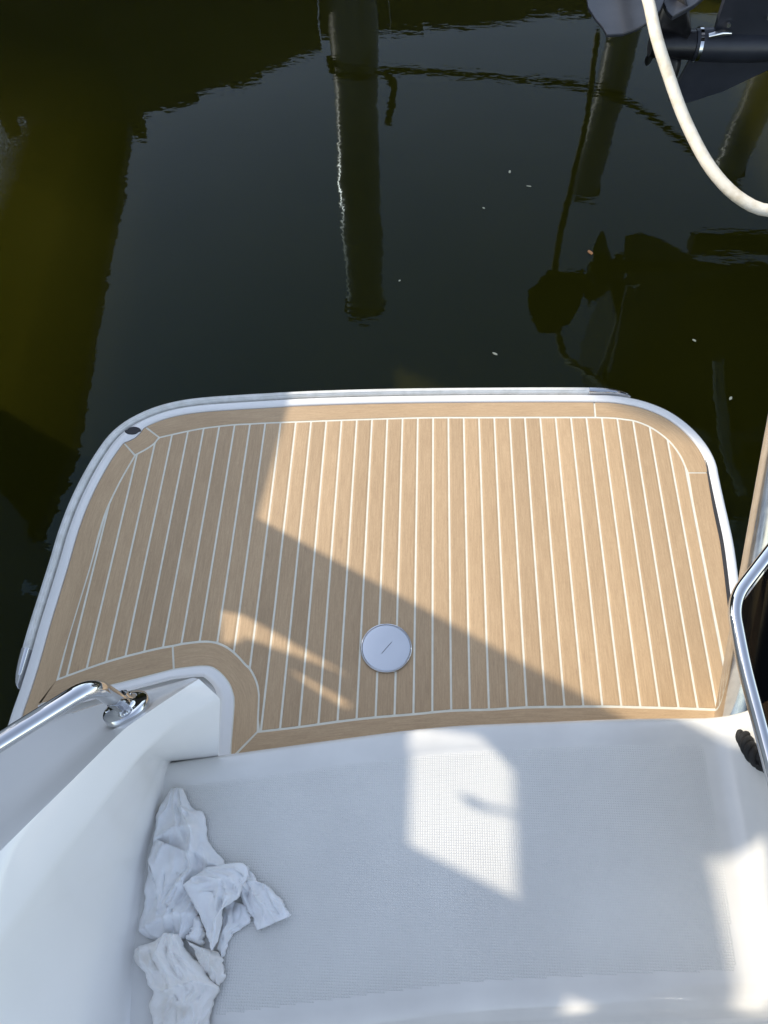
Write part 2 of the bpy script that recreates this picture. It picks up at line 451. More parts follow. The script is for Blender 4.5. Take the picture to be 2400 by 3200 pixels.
# outline of the teak (T) and inner caulk line (I), walked from the lower left, round the stern, to the lower right
T_left = [(-1.0829, 0.4845, 0.0000), (-1.0791, 0.5755, 0.0000), (-1.0755, 0.6203, 0.0000), (-1.0713, 0.7078, 0.0000), (-1.0698, 0.8282, 0.0000), (-1.0656, 0.9448, 0.0000), (-1.0622, 1.0511, 0.0000)] + [(-1.0606, 1.1435, 0.0000), (-1.0517, 1.2473, 0.0000), (-1.0345, 1.3434, 0.0000), (-1.0114, 1.4308, 0.0000), (-0.9848, 1.5003, 0.0000)]
T_notch = [(-0.9848, 1.5003, 0.0000), (-0.9636, 1.5099, 0.0000), (-0.9487, 1.5219, 0.0000), (-0.9368, 1.5378, 0.0000), (-0.9304, 1.5551, 0.0000), (-0.9226, 1.5685, 0.0000)]
T_top = [(-0.9226, 1.5685, 0.0000), (-0.8771, 1.5961, 0.0000), (-0.8104, 1.6210, 0.0000), (-0.7362, 1.6360, 0.0000), (-0.6285, 1.6484, 0.0000), (-0.5203, 1.6588, 0.0000)] + [(-0.3839, 1.6709, 0.0000), (-0.1664, 1.6841, 0.0000), (0.0510, 1.6933, 0.0000)] + [(0.2417, 1.6992, 0.0000), (0.4580, 1.7049, 0.0000), (0.6412, 1.7079, 0.0000)]
T_corner = [(0.6412, 1.7079, 0.0000), (0.7054, 1.7064, 0.0000), (0.7787, 1.6930, 0.0000), (0.8294, 1.6738, 0.0000), (0.8781, 1.6441, 0.0000), (0.9236, 1.5978, 0.0000), (0.9528, 1.5532, 0.0000), (0.9749, 1.5005, 0.0000), (0.9835, 1.4523, 0.0000), (0.9828, 1.4217, 0.0000)]
T_right = [(0.9828, 1.4217, 0.0000), (0.9825, 1.3263, 0.0000), (0.9833, 1.2345, 0.0000), (0.9829, 1.1584, 0.0000)] + [(0.9635, 0.8989, 0.0000), (0.9522, 0.7244, 0.0000), (0.9435, 0.5923, 0.0000)]
I_left = [(-1.0097, 0.6631, 0.0000), (-1.0076, 0.7665, 0.0000), (-1.0020, 0.8799, 0.0000), (-0.9935, 1.0528, 0.0000)] + [(-0.9931, 1.1339, 0.0000), (-0.9880, 1.2254, 0.0000), (-0.9766, 1.2917, 0.0000), (-0.9604, 1.3635, 0.0000), (-0.9362, 1.4476, 0.0000)]
I_notch = [(-0.9370, 1.4514, 0.0000), (-0.9034, 1.4763, 0.0000), (-0.8809, 1.4987, 0.0000), (-0.8671, 1.5262, 0.0000)]
I_top = [(-0.8671, 1.5262, 0.0000), (-0.8263, 1.5389, 0.0000), (-0.7723, 1.5551, 0.0000), (-0.7188, 1.5688, 0.0000), (-0.6651, 1.5785, 0.0000), (-0.6131, 1.5862, 0.0000), (-0.5585, 1.5907, 0.0000), (-0.5050, 1.5958, 0.0000)] + [(-0.4532, 1.5993, 0.0000), (-0.3780, 1.6042, 0.0000), (-0.1633, 1.6180, 0.0000), (0.0514, 1.6298, 0.0000)] + [(0.2399, 1.6343, 0.0000), (0.4536, 1.6394, 0.0000), (0.6383, 1.6432, 0.0000)]
I_corner = [(0.6383, 1.6432, 0.0000), (0.6981, 1.6417, 0.0000), (0.7346, 1.6372, 0.0000), (0.7707, 1.6307, 0.0000), (0.8225, 1.6041, 0.0000), (0.8747, 1.5503, 0.0000), (0.9022, 1.4939, 0.0000), (0.9143, 1.4416, 0.0000), (0.9185, 1.4203, 0.0000)]
I_right = [(0.9185, 1.4203, 0.0000), (0.9156, 1.2957, 0.0000), (0.9157, 1.1568, 0.0000)] + [(0.9157, 0.9926, 0.0000), (0.9164, 0.8018, 0.0000), (0.9171, 0.6311, 0.0000)]
I_plinth = [(-1.0097, 0.6631, 0.0000), (-0.9315, 0.6977, 0.0000), (-0.8771, 0.7202, 0.0000), (-0.8258, 0.7382, 0.0000), (-0.7717, 0.7548, 0.0000), (-0.7169, 0.7697, 0.0000), (-0.6902, 0.7752, 0.0000)]
I_bend = [(-0.6902, 0.7752, 0.0000), (-0.6637, 0.7822, 0.0000), (-0.6097, 0.7904, 0.0000), (-0.5868, 0.7915, 0.0000), (-0.5585, 0.7875, 0.0000), (-0.5243, 0.7726, 0.0000), (-0.4938, 0.7497, 0.0000), (-0.4628, 0.7201, 0.0000)] + [(-0.4572, 0.7168, 0.0000), (-0.4325, 0.6807, 0.0000), (-0.4194, 0.6448, 0.0000), (-0.4140, 0.5872, 0.0000), (-0.4093, 0.5312, 0.0000)]
I_foot = [(-0.4093, 0.5312, 0.0000), (-0.2932, 0.5483, 0.0000), (-0.1863, 0.5665, 0.0000), (-0.0809, 0.5817, 0.0000), (0.0250, 0.5935, 0.0000), (0.1290, 0.6065, 0.0000)] + [(0.2370, 0.6127, 0.0000), (0.3412, 0.6223, 0.0000), (0.4473, 0.6267, 0.0000), (0.5576, 0.6307, 0.0000), (0.6608, 0.6315, 0.0000), (0.7679, 0.6316, 0.0000), (0.8617, 0.6308, 0.0000), (0.9171, 0.6311, 0.0000)]
T_plinth = [(-1.0455, 0.5920, 0.0000), (-0.9168, 0.6339, 0.0000), (-0.8407, 0.6565, 0.0000), (-0.7554, 0.6818, 0.0000), (-0.6748, 0.7067, 0.0000)]
T_bend = [(-0.6748, 0.7067, 0.0000), (-0.6341, 0.7135, 0.0000), (-0.5940, 0.7183, 0.0000), (-0.5666, 0.7168, 0.0000), (-0.5370, 0.7004, 0.0000), (-0.5056, 0.6683, 0.0000)] + [(-0.4925, 0.6427, 0.0000), (-0.4858, 0.6249, 0.0000), (-0.4800, 0.5548, 0.0000), (-0.4767, 0.4911, 0.0000), (-0.4730, 0.4571, 0.0000)]
T_foot = [(-0.4730, 0.4571, 0.0000)] + [(p[0], p[1] - .14, 0) for p in [(-0.2892, 0.5030, 0.0000), (-0.0790, 0.5345, 0.0000), (0.1286, 0.5598, 0.0000)]] + [(p[0], p[1] - .14, 0) for p in [(0.3385, 0.5746, 0.0000), (0.5527, 0.5851, 0.0000), (0.7616, 0.5913, 0.0000), (0.9435, 0.5923, 0.0000)]]

TZ, CZ = .004, .0030           # teak top, caulk top
CW = .0029                      # half a caulk seam
def strip_piece(outer, inner, n, trim0, trim1, inner_in=True):
    """border board between the teak outline and the caulk line"""
    o = spline(outer, n); i = spline(inner, n)
    # pull the inner edge towards the outer by half a seam
    i = [b + (a - b).normalized() * CW for a, b in zip(o, i)]
    def trim(P, t0, t1):
        L = sum((b - a).length for a, b in zip(P, P[1:]))
        D = resample(P, 400); k0 = int(round(t0 / L * 399)); k1 = 399 - int(round(t1 / L * 399))
        return resample(D[k0:k1 + 1], n)
    o = trim(o, trim0, trim1); i = trim(i, trim0, trim1)
    e = .0012
    rows = []; uv = []; s = 0; w = (o[0] - i[0]).length
    for k in range(n):
        if k: s += ((o[k] + i[k]) - (o[k - 1] + i[k - 1])).length / 2
        d = (o[k] - i[k]).normalized(); w = (o[k] - i[k]).length
        rows.append([i[k] + Vector((0, 0, -.002)), i[k] + Vector((0, 0, TZ - e)), i[k] + d * e + Vector((0, 0, TZ)), o[k] - d * e + Vector((0, 0, TZ)), o[k] + Vector((0, 0, TZ - e)), o[k] + Vector((0, 0, -.002))])
        uv += [(0, s), (0, s), (e, s), (w - e, s), (w, s), (w, s)]
    V, F = grid(rows)
    F.append(tuple(range(6))); F.append(tuple(range((n - 1) * 6, n * 6)))
    return mesh_obj('border_board', V, F, M['teak'], plat, uv=uv)

strip_piece(T_left, I_left, 60, 0.0, CW)
strip_piece(T_notch, I_notch, 24, CW, CW)
strip_piece(T_top, I_top, 60, CW, CW)
strip_piece(T_corner, I_corner, 50, CW, CW)
strip_piece(T_right, I_right, 30, CW, 0)
strip_piece(T_plinth, I_plinth, 30, 0.0, CW)
strip_piece(T_bend, I_bend, 60, CW, .004)
strip_piece(T_foot, I_foot, 50, .004, 0)

# planks: strips between the parallel seams, cut by the caulk line
upper = spline(I_left, 160)[:-1] + spline(I_notch, 60)[:-1] + spline(I_top, 200)[:-1] + spline(I_corner, 120)[:-1] + spline(I_right, 60)
lower = spline(I_plinth, 100)[:-1] + spline(I_bend, 160)[:-1] + spline(I_foot, 200)
upper = offset_path(upper, -CW); lower = offset_path(lower, CW)
def cuts(P, x):
    ys = []
    for a, b in zip(P, P[1:]):
        if (a.x <= x < b.x) or (b.x <= x < a.x):
            ys.append(a.y + (b.y - a.y) * (x - a.x) / (b.x - a.x))
    return ys
SP = .053; X0 = -1.03613
for k in range(0, 38):
    xa, xb = X0 + k * SP + CW, X0 + (k + 1) * SP - CW
    rows = []; uv = []
    nx = 9
    for j in range(nx):
        x = xa + (xb - xa) * j / (nx - 1)
        yu, yl = cuts(upper, x), cuts(lower, x)
        if not yu: continue
        lo_src = yl if yl else None
        hi = max(yu); lo = max(yl) if yl else min(yu)
        if len(yu) > 1 and min(yu) > lo: lo = min(yu)
        hi -= CW * .3; lo += CW * .3
        if hi - lo < .012: continue
        e = .0010
        zs = TZ - e if j in (0, nx - 1) else TZ
        ys = [lo, lo, lo + e] + [lo + (hi - lo) * q for q in (.25, .5, .75)] + [hi - e, hi, hi]
        zz = [-.002, TZ - e] + [zs] * 5 + [TZ - e, -.002]
        rows.append([Vector((x, y, z)) for y, z in zip(ys, zz)])
        uv += [(x - xa, y) for y in ys]
    if len(rows) < 3: continue
    # close the two long sides with a skirt
    f, l = rows[0], rows[-1]
    rows = [[Vector((v.x, v.y, -.002)) for v in f]] + rows + [[Vector((v.x, v.y, -.002)) for v in l]]
    n9 = len(f); uv = uv[:n9] + uv + uv[-n9:]
    V, F = grid(rows)
    mesh_obj('plank', V, F, M['teak'], plat, uv=uv)

# caulk bed showing in the seams
bed = spline(T_left, 60)[:-1] + spline(T_notch, 20)[:-1] + spline(T_top, 60)[:-1] + spline(T_corner, 40)[:-1] + spline(T_right, 20)
bed = offset_path(bed, -.0035)
bed_poly = [Vector((p.x, p.y, 0)) for p in bed] + [Vector((.9, .3, 0)), Vector((-.44, .25, 0))] + [p for p in offset_path(spline(T_bend, 40)[::-1], .003)][1:] + [p for p in offset_path(spline(T_plinth, 20)[::-1], .003)]
V, F = prism_data(bed_poly, -.0025, CZ)
mesh_obj('caulk_bed', V, F, M['caulk'], plat)

# white moulded rim
rim_path = spline(T_left, 70)[:-1] + spline(T_notch, 30)[:-1] + spline(T_top, 90)[:-1] + spline(T_corner, 70)[:-1] + spline(T_right, 40)
# outer edge ignores the notch
T_noch_out = [T_left[-1], [(-0.9597, 1.5446, 0.0000)][0], T_top[0]]
rim_out = spline(T_left[:-1] + [T_notch[0], [(-0.9575, 1.5387, 0.0000)][0], T_top[0]] + T_top[1:-1] + [T_top[-1]] + T_corner[1:] + T_right[1:], 300)
def rim():
    inner = resample(rim_path, 300)
    V = []; rows = []
    outer_n = offset_path(rim_out, 1.0)
    inner_off = offset_path(inner, .0025)
    for i in range(300):
        p = rim_out[i]; nn = (outer_n[i] - p); nn.z = 0
        # nearest inner point
        row = []
        for d, z in ((.012, .0065), (.026, .0065), (.033, .004), (.038, -.004), (.041, -.014), (.050, -.075), (.056, -.15), (.052, -.20), (.0, -.24)):
            row.append(p + nn * d + Vector((0, 0, z)))
        rows.append(row)
    # inner edge follows the real teak outline incl. the notch
    out_row = [r[0] for r in rows]
    full = []
    for i in range(300):
        q = min(inner_off, key=lambda v: (v - out_row[i]).length) if True else None
        full.append([q + Vector((0, 0, -.004)), q + Vector((0, 0, .0035)), q.lerp(Vector((out_row[i].x, out_row[i].y, 0)), .35) + Vector((0, 0, .0062))] + rows[i])
    return grid(full)
mesh_obj('rim_moulding', *rim(), M['gelcoat'], plat, smooth=True, sharp=60)
body = offset_path(rim_out, .045)
mesh_obj('platform_core', *prism_data([Vector((p.x, p.y, 0)) for p in offset_path(rim_out, .0)] + [Vector((1.05, -.3, 0)), Vector((-1.1, -.3, 0))], -.22, -.003), M['gelcoat'], plat)

seal = spline(T_corner[-3:], 12)[4:-1] + spline(T_right, 40)
sw = [min(1, i / 14) * .0075 for i in range(len(seal))]
sa_, sb = offset_path(seal, .003), offset_path(seal, -.0075)
V, F = grid([[sa_[i] + Vector((0, 0, .0005)), sa_[i].lerp(sb[i], min(1, i / 14)) + Vector((0, 0, .0005))] for i in range(len(seal))])
rows = [[sa_[i] + Vector((0, 0, .0068)), sa_[i].lerp(sb[i], .02 + .98 * min(1, i / 14)) + Vector((0, 0, .0046))] for i in range(len(seal))]
mesh_obj('edge_seal', *grid(rows), M['dark_gap'], plat)

# drain notch: a dark well at the port corner
c = [(-0.9626, 1.5502, 0.0030)][0]
dv = [(c[0] + .021 * math.cos(a) * (1.35 if math.cos(a - .7) ** 2 > .5 else 1), c[1] + .017 * math.sin(a)) for a in [i * math.pi / 10 for i in range(20)]]
mesh_obj('light_well', *prism_data(dv, -.004, .0069), M['dark_gap'], plat)

# rub rail with chrome end caps
cl = [(-1.1207, 0.7571, -0.0050)][0]; cr = [(0.6219, 1.7671, 0.0000)][0]
base = offset_path(rim_out, .0405)
i0 = min(range(300), key=lambda i: (base[i] - Vector(cl)).length); i1 = min(range(300), key=lambda i: (base[i] - Vector(cr)).length)
prof = [(.0, -.03), (.0015, -.004), (.003, .0055), (.006, .0085), (.017, .0095), (.024, .006), (.028, -.002), (.029, -.012), (.024, -.024), (.0, -.032)]
rail = mesh_obj('rub_rail', *sweep(base[i0:i1 + 1], prof), M['rail'], plat, smooth=True, sharp=50)
groove = [(.0068, .0088), (.0085, .0112), (.0155, .0118), (.0172, .0098)]
mesh_obj('rail_insert', *sweep(base[i0 + 1:i1], groove), M['rail'], rail, smooth=True)
def cap(path):
    rows = []; n = len(path)
    P2 = []
    for i, p in enumerate(path):
        a = path[max(i - 1, 0)]; b = path[min(i + 1, n - 1)]
        t = Vector((b.x - a.x, b.y - a.y, 0)).normalized(); nn = Vector((-t.y, t.x, 0))
        k = max(.04, math.sqrt(max(0, 1 - (i / (n - 1)) ** 2.2)))
        if path is capL: nn = -nn
        rows.append([Vector((p.x, p.y, 0)) + nn * (d * 1.1 * (k if d > .003 else 1)) + Vector((0, 0, z * (1.15 if z > 0 else 1) * (k * .7 + .3))) for d, z in prof])
    V, F = grid(rows); F.append(tuple(range(len(prof))))
    return V, F
capR = resample(base[i1:i1 + 11], 14)
capL = resample(base[max(i0 - 9, 0):i0 + 1][::-1], 14)
mesh_obj('rail_end_cap', *cap(capR), M['chrome'], plat, smooth=True, sharp=50)
mesh_obj('rail_end_cap', *cap(capL), M['chrome'], plat, smooth=True, sharp=50)

# chrome deck plate (table socket)
dc = Vector([(-0.0584, 0.7852, 0.0060)][0])
def disc(c, prof, n=64):
    rows = [[c + Vector((r * math.cos(2 * math.pi * k / n), r * math.sin(2 * math.pi * k / n), z)) for k in range(n + 1)] for r, z in prof]
    return grid(rows)
dp = mesh_obj('deck_plate', *disc(Vector((dc.x, dc.y, 0)), [(.0001, .0118), (.03, .0118), (.06, .0114), (.0695, .0108), (.0705, .0095)]), M['plate'], plat, smooth=True)
mesh_obj('plate_rim', *disc(Vector((dc.x, dc.y, 0)), [(.0708, .0085), (.0718, .0118), (.0738, .0118), (.0755, .0090), (.0765, .0045)]), M['chrome'], dp, smooth=True, sharp=60)
ca, sa = math.cos(R(52)), math.sin(R(52))
slot = [(-.022, -.003), (.022, -.003), (.0235, 0), (.022, .003), (-.022, .003), (-.0235, 0)]
mesh_obj('key_slot', *prism_data([(dc.x + ca * a - sa * b_, dc.y + sa * a + ca * b_) for a, b_ in slot], .0115, .0124), M['stainless'], dp)
mesh_obj('key_groove', *prism_data([(dc.x + ca * a - sa * b_ * .22 + .0012, dc.y + sa * a + ca * b_ * .22 - .001) for a, b_ in slot], .0115, .0128), M['dark_gap'], dp)

# white plinth round the side moulding
pl_path = spline(T_plinth, 30)[:-1] + spline(T_bend, 60)
rows = []
pin = offset_path(pl_path, -.0025)
full = [[p + Vector((0, 0, -.003)), p + Vector((0, 0, .003))] for p in pin]
for i, p in enumerate(pin):
    nn = offset_path(pin, -1)[i] - p if i in (0, len(pin) - 1) else None
ins = [offset_path(pin, -d) for d in (.004, .016, .026, .033, .04)]
zs = [.0055, .0075, .011, .018, .03]
rows = [[pin[i] + Vector((0, 0, -.003)), pin[i] + Vector((0, 0, .003))] + [ins[k][i] + Vector((0, 0, zs[k])) for k in range(5)] for i in range(len(pin))]
mesh_obj('plinth', *grid(rows), M['gelcoat'], boat, smooth=True, sharp=60)

# ------------------------------------------------------------------ side moulding (coaming end) on the left
R1 = [(-0.4544, 0.5162, 0.5200), (-0.5112, 0.4515, 0.5600), (-0.5687, 0.3832, 0.6000), (-0.6482, 0.2551, 0.6400), (-0.7173, 0.1422, 0.6800), (-0.8001, 0.0200, 0.7000), (-0.9236, -0.1459, 0.7000)]
R2 = [(-0.4149, 0.4908, 0.4600), (-0.4909, 0.4354, 0.4800), (-0.5508, 0.3503, 0.5200), (-0.6375, 0.1755, 0.5600), (-0.7137, 0.0028, 0.6000), (-0.7792, -0.1470, 0.6200), (-0.8614, -0.3003, 0.6200)]
B_ = [(-0.4706, 0.4263, 0.1700), (-0.5169, 0.4204, 0.1700), (-0.5930, 0.4089, 0.1700), (-0.5972, 0.3079, 0.1700), (-0.6075, 0.1985, 0.1700), (-0.6003, -0.0016, 0.1700), (-0.5650, -0.2387, 0.1700)]
O_ = [(-0.4701, 0.5217, 0.5050), (-0.6133, 0.5008, 0.4500), (-0.7494, 0.4661, 0.4200), (-0.8353, 0.4340, 0.4000), (-0.9291, 0.4014, 0.3800), (-1.0750, 0.3188, 0.3600), (-1.2243, 0.1990, 0.3400)]
def coaming():
    n = 61
    def lin(P):
        P = [Vector(p) for p in P]; out = []
        for i in range(n):
            t = i / (n - 1) * (len(P) - 1); k = min(int(t), len(P) - 2)
            out.append(P[k].lerp(P[k + 1], t - k))
        return out
    def soft(P):
        P = lin(P)
        for _ in range(3): P = [P[0]] + [(P[i - 1] + P[i] * 2 + P[i + 1]) / 4 for i in range(1, n - 1)] + [P[-1]]
        return P
    r1, r2, b, o = soft(R1), soft(R2), lin(B_), soft(O_)
    rows = []
    for i in range(n):
        q = b[i]; t = i / (n - 1)
        mid = o[i].lerp(r1[i], .55); mid.z -= .02 * min(1, t * 4)
        kk = min(1, t * 6); sk = Vector((o[i].x - .05 + .11 * kk, o[i].y - .12 + .09 * kk, .01))
        d = r2[i] - r1[i]
        w = min(1, t * 8)
        lowp = q + (q - r2[i]) * .58; lowp.z = max(lowp.z, -.004)
        jamb = r2[i].lerp(q, .02)
        rows.append([sk, o[i] + Vector((.012, -.004, -.05)), o[i], o[i].lerp(mid, .12) + Vector((0, 0, .004)), mid, mid.lerp(r1[i], .6) - Vector((0, 0, .003)),
                     r1[i] - (r1[i] - mid).normalized() * .016 + Vector((0, 0, -.001)), r1[i] + Vector((0, 0, -.002)), r1[i] + d * .12, r1[i] + d * .35, r1[i] + d * .65, r2[i] - d * .10, r2[i] + Vector((-.002, 0, -.003)),
                     r2[i].lerp(q, .05), r2[i].lerp(q, .35), r2[i].lerp(q, .7), q + (r2[i] - q) * .06, q + Vector((.006, 0, .004)) * w, lowp if i < 22 else q + Vector((.03, 0, .0)) * w])
    V, F = grid(rows)
    F.append(tuple(range(len(rows[0]))))
    return V, F
co = mesh_obj('side_moulding', *coaming(), M['gelcoat'], boat, smooth=True, sharp=48)
# jamb screw
sc = Vector([(-0.4650, 0.4531, 0.2600)][0])
tube('screw', [sc + Vector((-.004, -.001, 0)), sc + Vector((.004, .001, .001))], .007, M['chrome'], co, n=14)

# chrome hand rail
fl = Vector([(-0.5944, 0.4435, 0.5450)][0]); k1 = Vector([(-0.6115, 0.4417, 0.7000)][0]); k2 = Vector([(-0.7536, 0.3234, 0.7150)][0]); k3 = Vector([(-0.8690, 0.2306, 0.7200)][0])
def rounded(pts, r, n=10):
    out = [Vector(pts[0])]
    for a, b, c_ in zip(pts, pts[1:], pts[2:]):
        a, b, c_ = Vector(a), Vector(b), Vector(c_)
        p = b + (a - b).normalized() * r; q = b + (c_ - b).normalized() * r
        for i in range(n + 1):
            t = i / n
            out.append(p * (1 - t) ** 2 + b * 2 * t * (1 - t) + q * t * t)
    out.append(Vector(pts[-1]))
    return out
hr = tube('hand_rail', rounded([fl, k1, k2, k3], .045), .0182, M['chrome'], boat, n=24)
nz = Vector((-.32, .55, .76)).normalized()
ux = nz.orthogonal().normalized(); uy = nz.cross(ux)
rows = [[fl + nz * h + (ux * math.cos(a) + uy * math.sin(a)) * r for a in [2 * math.pi * k / 40 for k in range(41)]] for r, h in ((.050, -.012), (.050, .001), (.048, .0035), (.040, .005), (.028, .0065), (.0215, .011), (.0192, .02), (.0182, .03))]
mesh_obj('rail_flange', *grid(rows), M['chrome'], hr, smooth=True, sharp=50)

for k_ in (0.9, 2.6, 4.4):
    c_ = fl + (ux * math.cos(k_) + uy * math.sin(k_)) * .038
    tube('screw', [c_ + nz * .003, c_ + nz * .0075], [.0062, .005], M['stainless'], hr, n=12)

# ------------------------------------------------------------------ moulded step / tread between the side mouldings
LIP = [Vector(p) for p in [(-0.6641, 0.3945, 0.1800), (-0.5877, 0.4070, 0.1800), (-0.4122, 0.4361, 0.1800), (-0.2943, 0.4558, 0.1800), (-0.1395, 0.4812, 0.1800), (0.0178, 0.5057, 0.1800), (0.1358, 0.5198, 0.1800), (0.3557, 0.5357, 0.1800), (0.5709, 0.5503, 0.1800), (0.8446, 0.5595, 0.1800), (0.9731, 0.5620, 0.1800)]]
BOT = [Vector(p) for p in [(-0.6055, -0.1626, 0.1800), (-0.4037, -0.1264, 0.1800), (-0.1228, -0.0828, 0.1800), (0.1765, -0.0415, 0.1800), (0.3864, -0.0239, 0.1800), (0.5650, -0.0108, 0.1800), (0.7342, -0.0006, 0.1800), (0.8485, 0.0059, 0.1800)]]
def at_x(P, x):
    for a, b in zip(P, P[1:]):
        if a.x <= x <= b.x: return a.y + (b.y - a.y) * (x - a.x) / (b.x - a.x)
    return P[0].y if x < P[0].x else P[-1].y
LIPS = spline(LIP, 120); BOTS = spline(BOT, 120)
def step():
    cols = [(x, 0) for x in [-.66 + .0477 * i for i in range(30)]]           # up to ~.723
    cols += [(.74, .0), (.765, .002), (.79, .009), (.812, .021), (.832, .040), (.846, .064), (.855, .095), (.861, .14), (.868, .22), (.872, .30), (.878, .36), (.89, .385), (.93, .395), (1.02, .40)]
    rows = []
    for x, za in cols:
        xl = min(x, .95)
        yl = at_x(LIPS, xl); yb = at_x(BOTS, min(x, .8)) - .012
        pr = [(yl + .006, -.004), (yl + .004, .155), (yl + .001, .172), (yl - .005, .181), (yl - .013, .1855), (yl - .030, .187), (yl - .046, .1865), (yl - .056, .1835), (yl - .066, .1805), (yl - .076, .180)]
        pr += [(yl - .076 + (yb - yl + .076) * q, .180) for q in (.12, .3, .5, .7, .88, 1)]
        pr += [(yb - .012, .181), (yb - .025, .185), (yb - .040, .195), (yb - .052, .212), (yb - .060, .235), (yb - .066, .27), (yb - .074, .292), (yb - .09, .30), (yb - .3, .302), (yb - .8, .302)]
        rows.append([Vector((x, y, z + za * (1 if z > .17 else .5))) for y, z in pr])
    return grid(rows)
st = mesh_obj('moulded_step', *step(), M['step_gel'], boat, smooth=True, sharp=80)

# raised nonskid diamonds of the tread
NS = spline([(-0.5404, 0.3548, 0.1800), (-0.2886, 0.3969, 0.1800), (-0.2096, 0.4094, 0.1800), (0.1477, 0.4564, 0.1800), (0.3516, 0.4773, 0.1800), (0.5128, 0.4925, 0.1800), (0.7300, 0.5012, 0.1800), (0.7685, 0.4978, 0.1800), (0.7802, 0.4799, 0.1800)], 120) + spline([(0.7780, 0.4549, 0.1800), (0.7569, 0.3189, 0.1800), (0.7525, 0.2471, 0.1800), (0.7448, 0.1255, 0.1800), (0.7365, 0.0117, 0.1800)], 40) + spline([(0.7322, -0.0007, 0.1800), (0.5651, -0.0099, 0.1800), (0.3865, -0.0230, 0.1800), (0.1766, -0.0398, 0.1800), (-0.1229, -0.0811, 0.1800), (-0.3912, -0.1218, 0.1800)], 60)
def in_poly(x, y, P):
    c_ = False
    for i in range(len(P)):
        a, b = P[i], P[i - 1]
        if (a.y > y) != (b.y > y) and x < (b.x - a.x) * (y - a.y) / (b.y - a.y) + a.x: c_ = not c_
    return c_
def nonskid():
    V = []; F = []; p = .0057; h = .0008; a = .0025; b = .0015; z0 = .1801
    xs = [v.x for v in NS]; ys = [v.y for v in NS]
    n0 = int((max(xs) - min(xs)) / p) + 1; n1 = int((max(ys) - min(ys)) / p) + 1
    for i in range(n0):
        x = min(xs) + i * p
        # scanline crossings for speed
        cr = sorted(P1.y + (P0.y - P1.y) * (x - P1.x) / (P0.x - P1.x) for P1, P0 in zip(NS, NS[-1:] + NS[:-1]) if (P1.x > x) != (P0.x > x))
        for y0, y1 in zip(cr[::2], cr[1::2]):
            j0 = math.ceil((y0 + a - min(ys)) / p); j1 = math.floor((y1 - a - min(ys)) / p)
            for j in range(j0, j1 + 1):
                y = min(ys) + j * p; o = len(V)
                V += [(x - a, y - a, z0), (x + a, y - a, z0), (x + a, y + a, z0), (x - a, y + a, z0), (x - b, y - b, z0 + h), (x + b, y - b, z0 + h), (x + b, y + b, z0 + h), (x - b, y + b, z0 + h)]
                F += [(o + 4, o + 5, o + 6, o + 7), (o, o + 1, o + 5, o + 4), (o + 1, o + 2, o + 6, o + 5), (o + 2, o + 3, o + 7, o + 6), (o + 3, o, o + 4, o + 7)]
    me = bpy.data.meshes.new('nonskid_pattern'); me.from_pydata(V, [], F); me.materials.append(M['nonskid'])
    o = link(bpy.data.objects.new('nonskid_pattern', me), boat); o.matrix_parent_inverse = Matrix.Translation((0, -.6, 0)); o['kind'] = 'stuff'
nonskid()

# ------------------------------------------------------------------ right side: polished pole, chrome rail with smoked panel, rope
pb = Vector([(0.9039, 0.5982, 0.0000)][0]); pt = Vector([(0.8491, 1.0789, 0.7500)][0])
tube('stern_pole', [pb, pb.lerp(pt, .3), pb.lerp(pt, .6), pt, pb.lerp(pt, 1.6)], .044, M['stainless'], boat, n=40)
gA = Vector([(0.8810, 0.8985, 0.6200)][0]); gB = Vector([(0.7058, 0.6970, 0.6000)][0]); gC = Vector([(0.7033, 0.5489, 0.6000)][0]); gD = Vector([(0.7147, 0.3370, 0.6000)][0]); gE = Vector([(0.7251, 0.1109, 0.6000)][0])
gt = tube('guard_rail', rounded([gA, gB, gC + (gD - gC) * .0, gD, gE], .05), .0145, M['chrome'], boat, n=24)
pan = [gA + Vector((.01, -.014, 0)), gB + Vector((.018, -.008, 0)), gC + Vector((.012, 0, 0)), gD + Vector((.012, 0, 0)), gE + Vector((.012, 0, 0)), gE + Vector((.5, 0, 0)), gA + Vector((.5, .1, 0))]
mesh_obj('smoked_panel', *prism_data([(p.x, p.y) for p in pan], .592, .598), M['smoked'], gt)

rope = empty('dock_line', [(0.8507, 0.4929, 0.2200)][0]); tag(rope, 'short end of black twisted dock line in the right corner of the step', 'rope')
RPTS = spline([(0.8331, 0.5047, 0.2250), (0.8299, 0.4818, 0.2450), (0.8294, 0.4585, 0.2600), (0.8353, 0.4371, 0.2700), (0.8554, 0.4185, 0.2800), (0.8899, 0.4008, 0.2900)], 60)
for s in range(3):
    P = []; L = 0
    for i, p in enumerate(RPTS):
        if i: L += (p - RPTS[i - 1]).length
        t = (RPTS[min(i + 1, 59)] - RPTS[max(i - 1, 0)]).normalized()
        n1 = t.orthogonal().normalized(); n2 = t.cross(n1)
        a = L / .034 * 2 * math.pi / 1.6 + s * 2 * math.pi / 3
        P.append(p + (n1 * math.cos(a) + n2 * math.sin(a)) * .0105)
    tube('strand', P, [.0075] + [.0092] * 58 + [.009], M['rope'], rope, n=10)

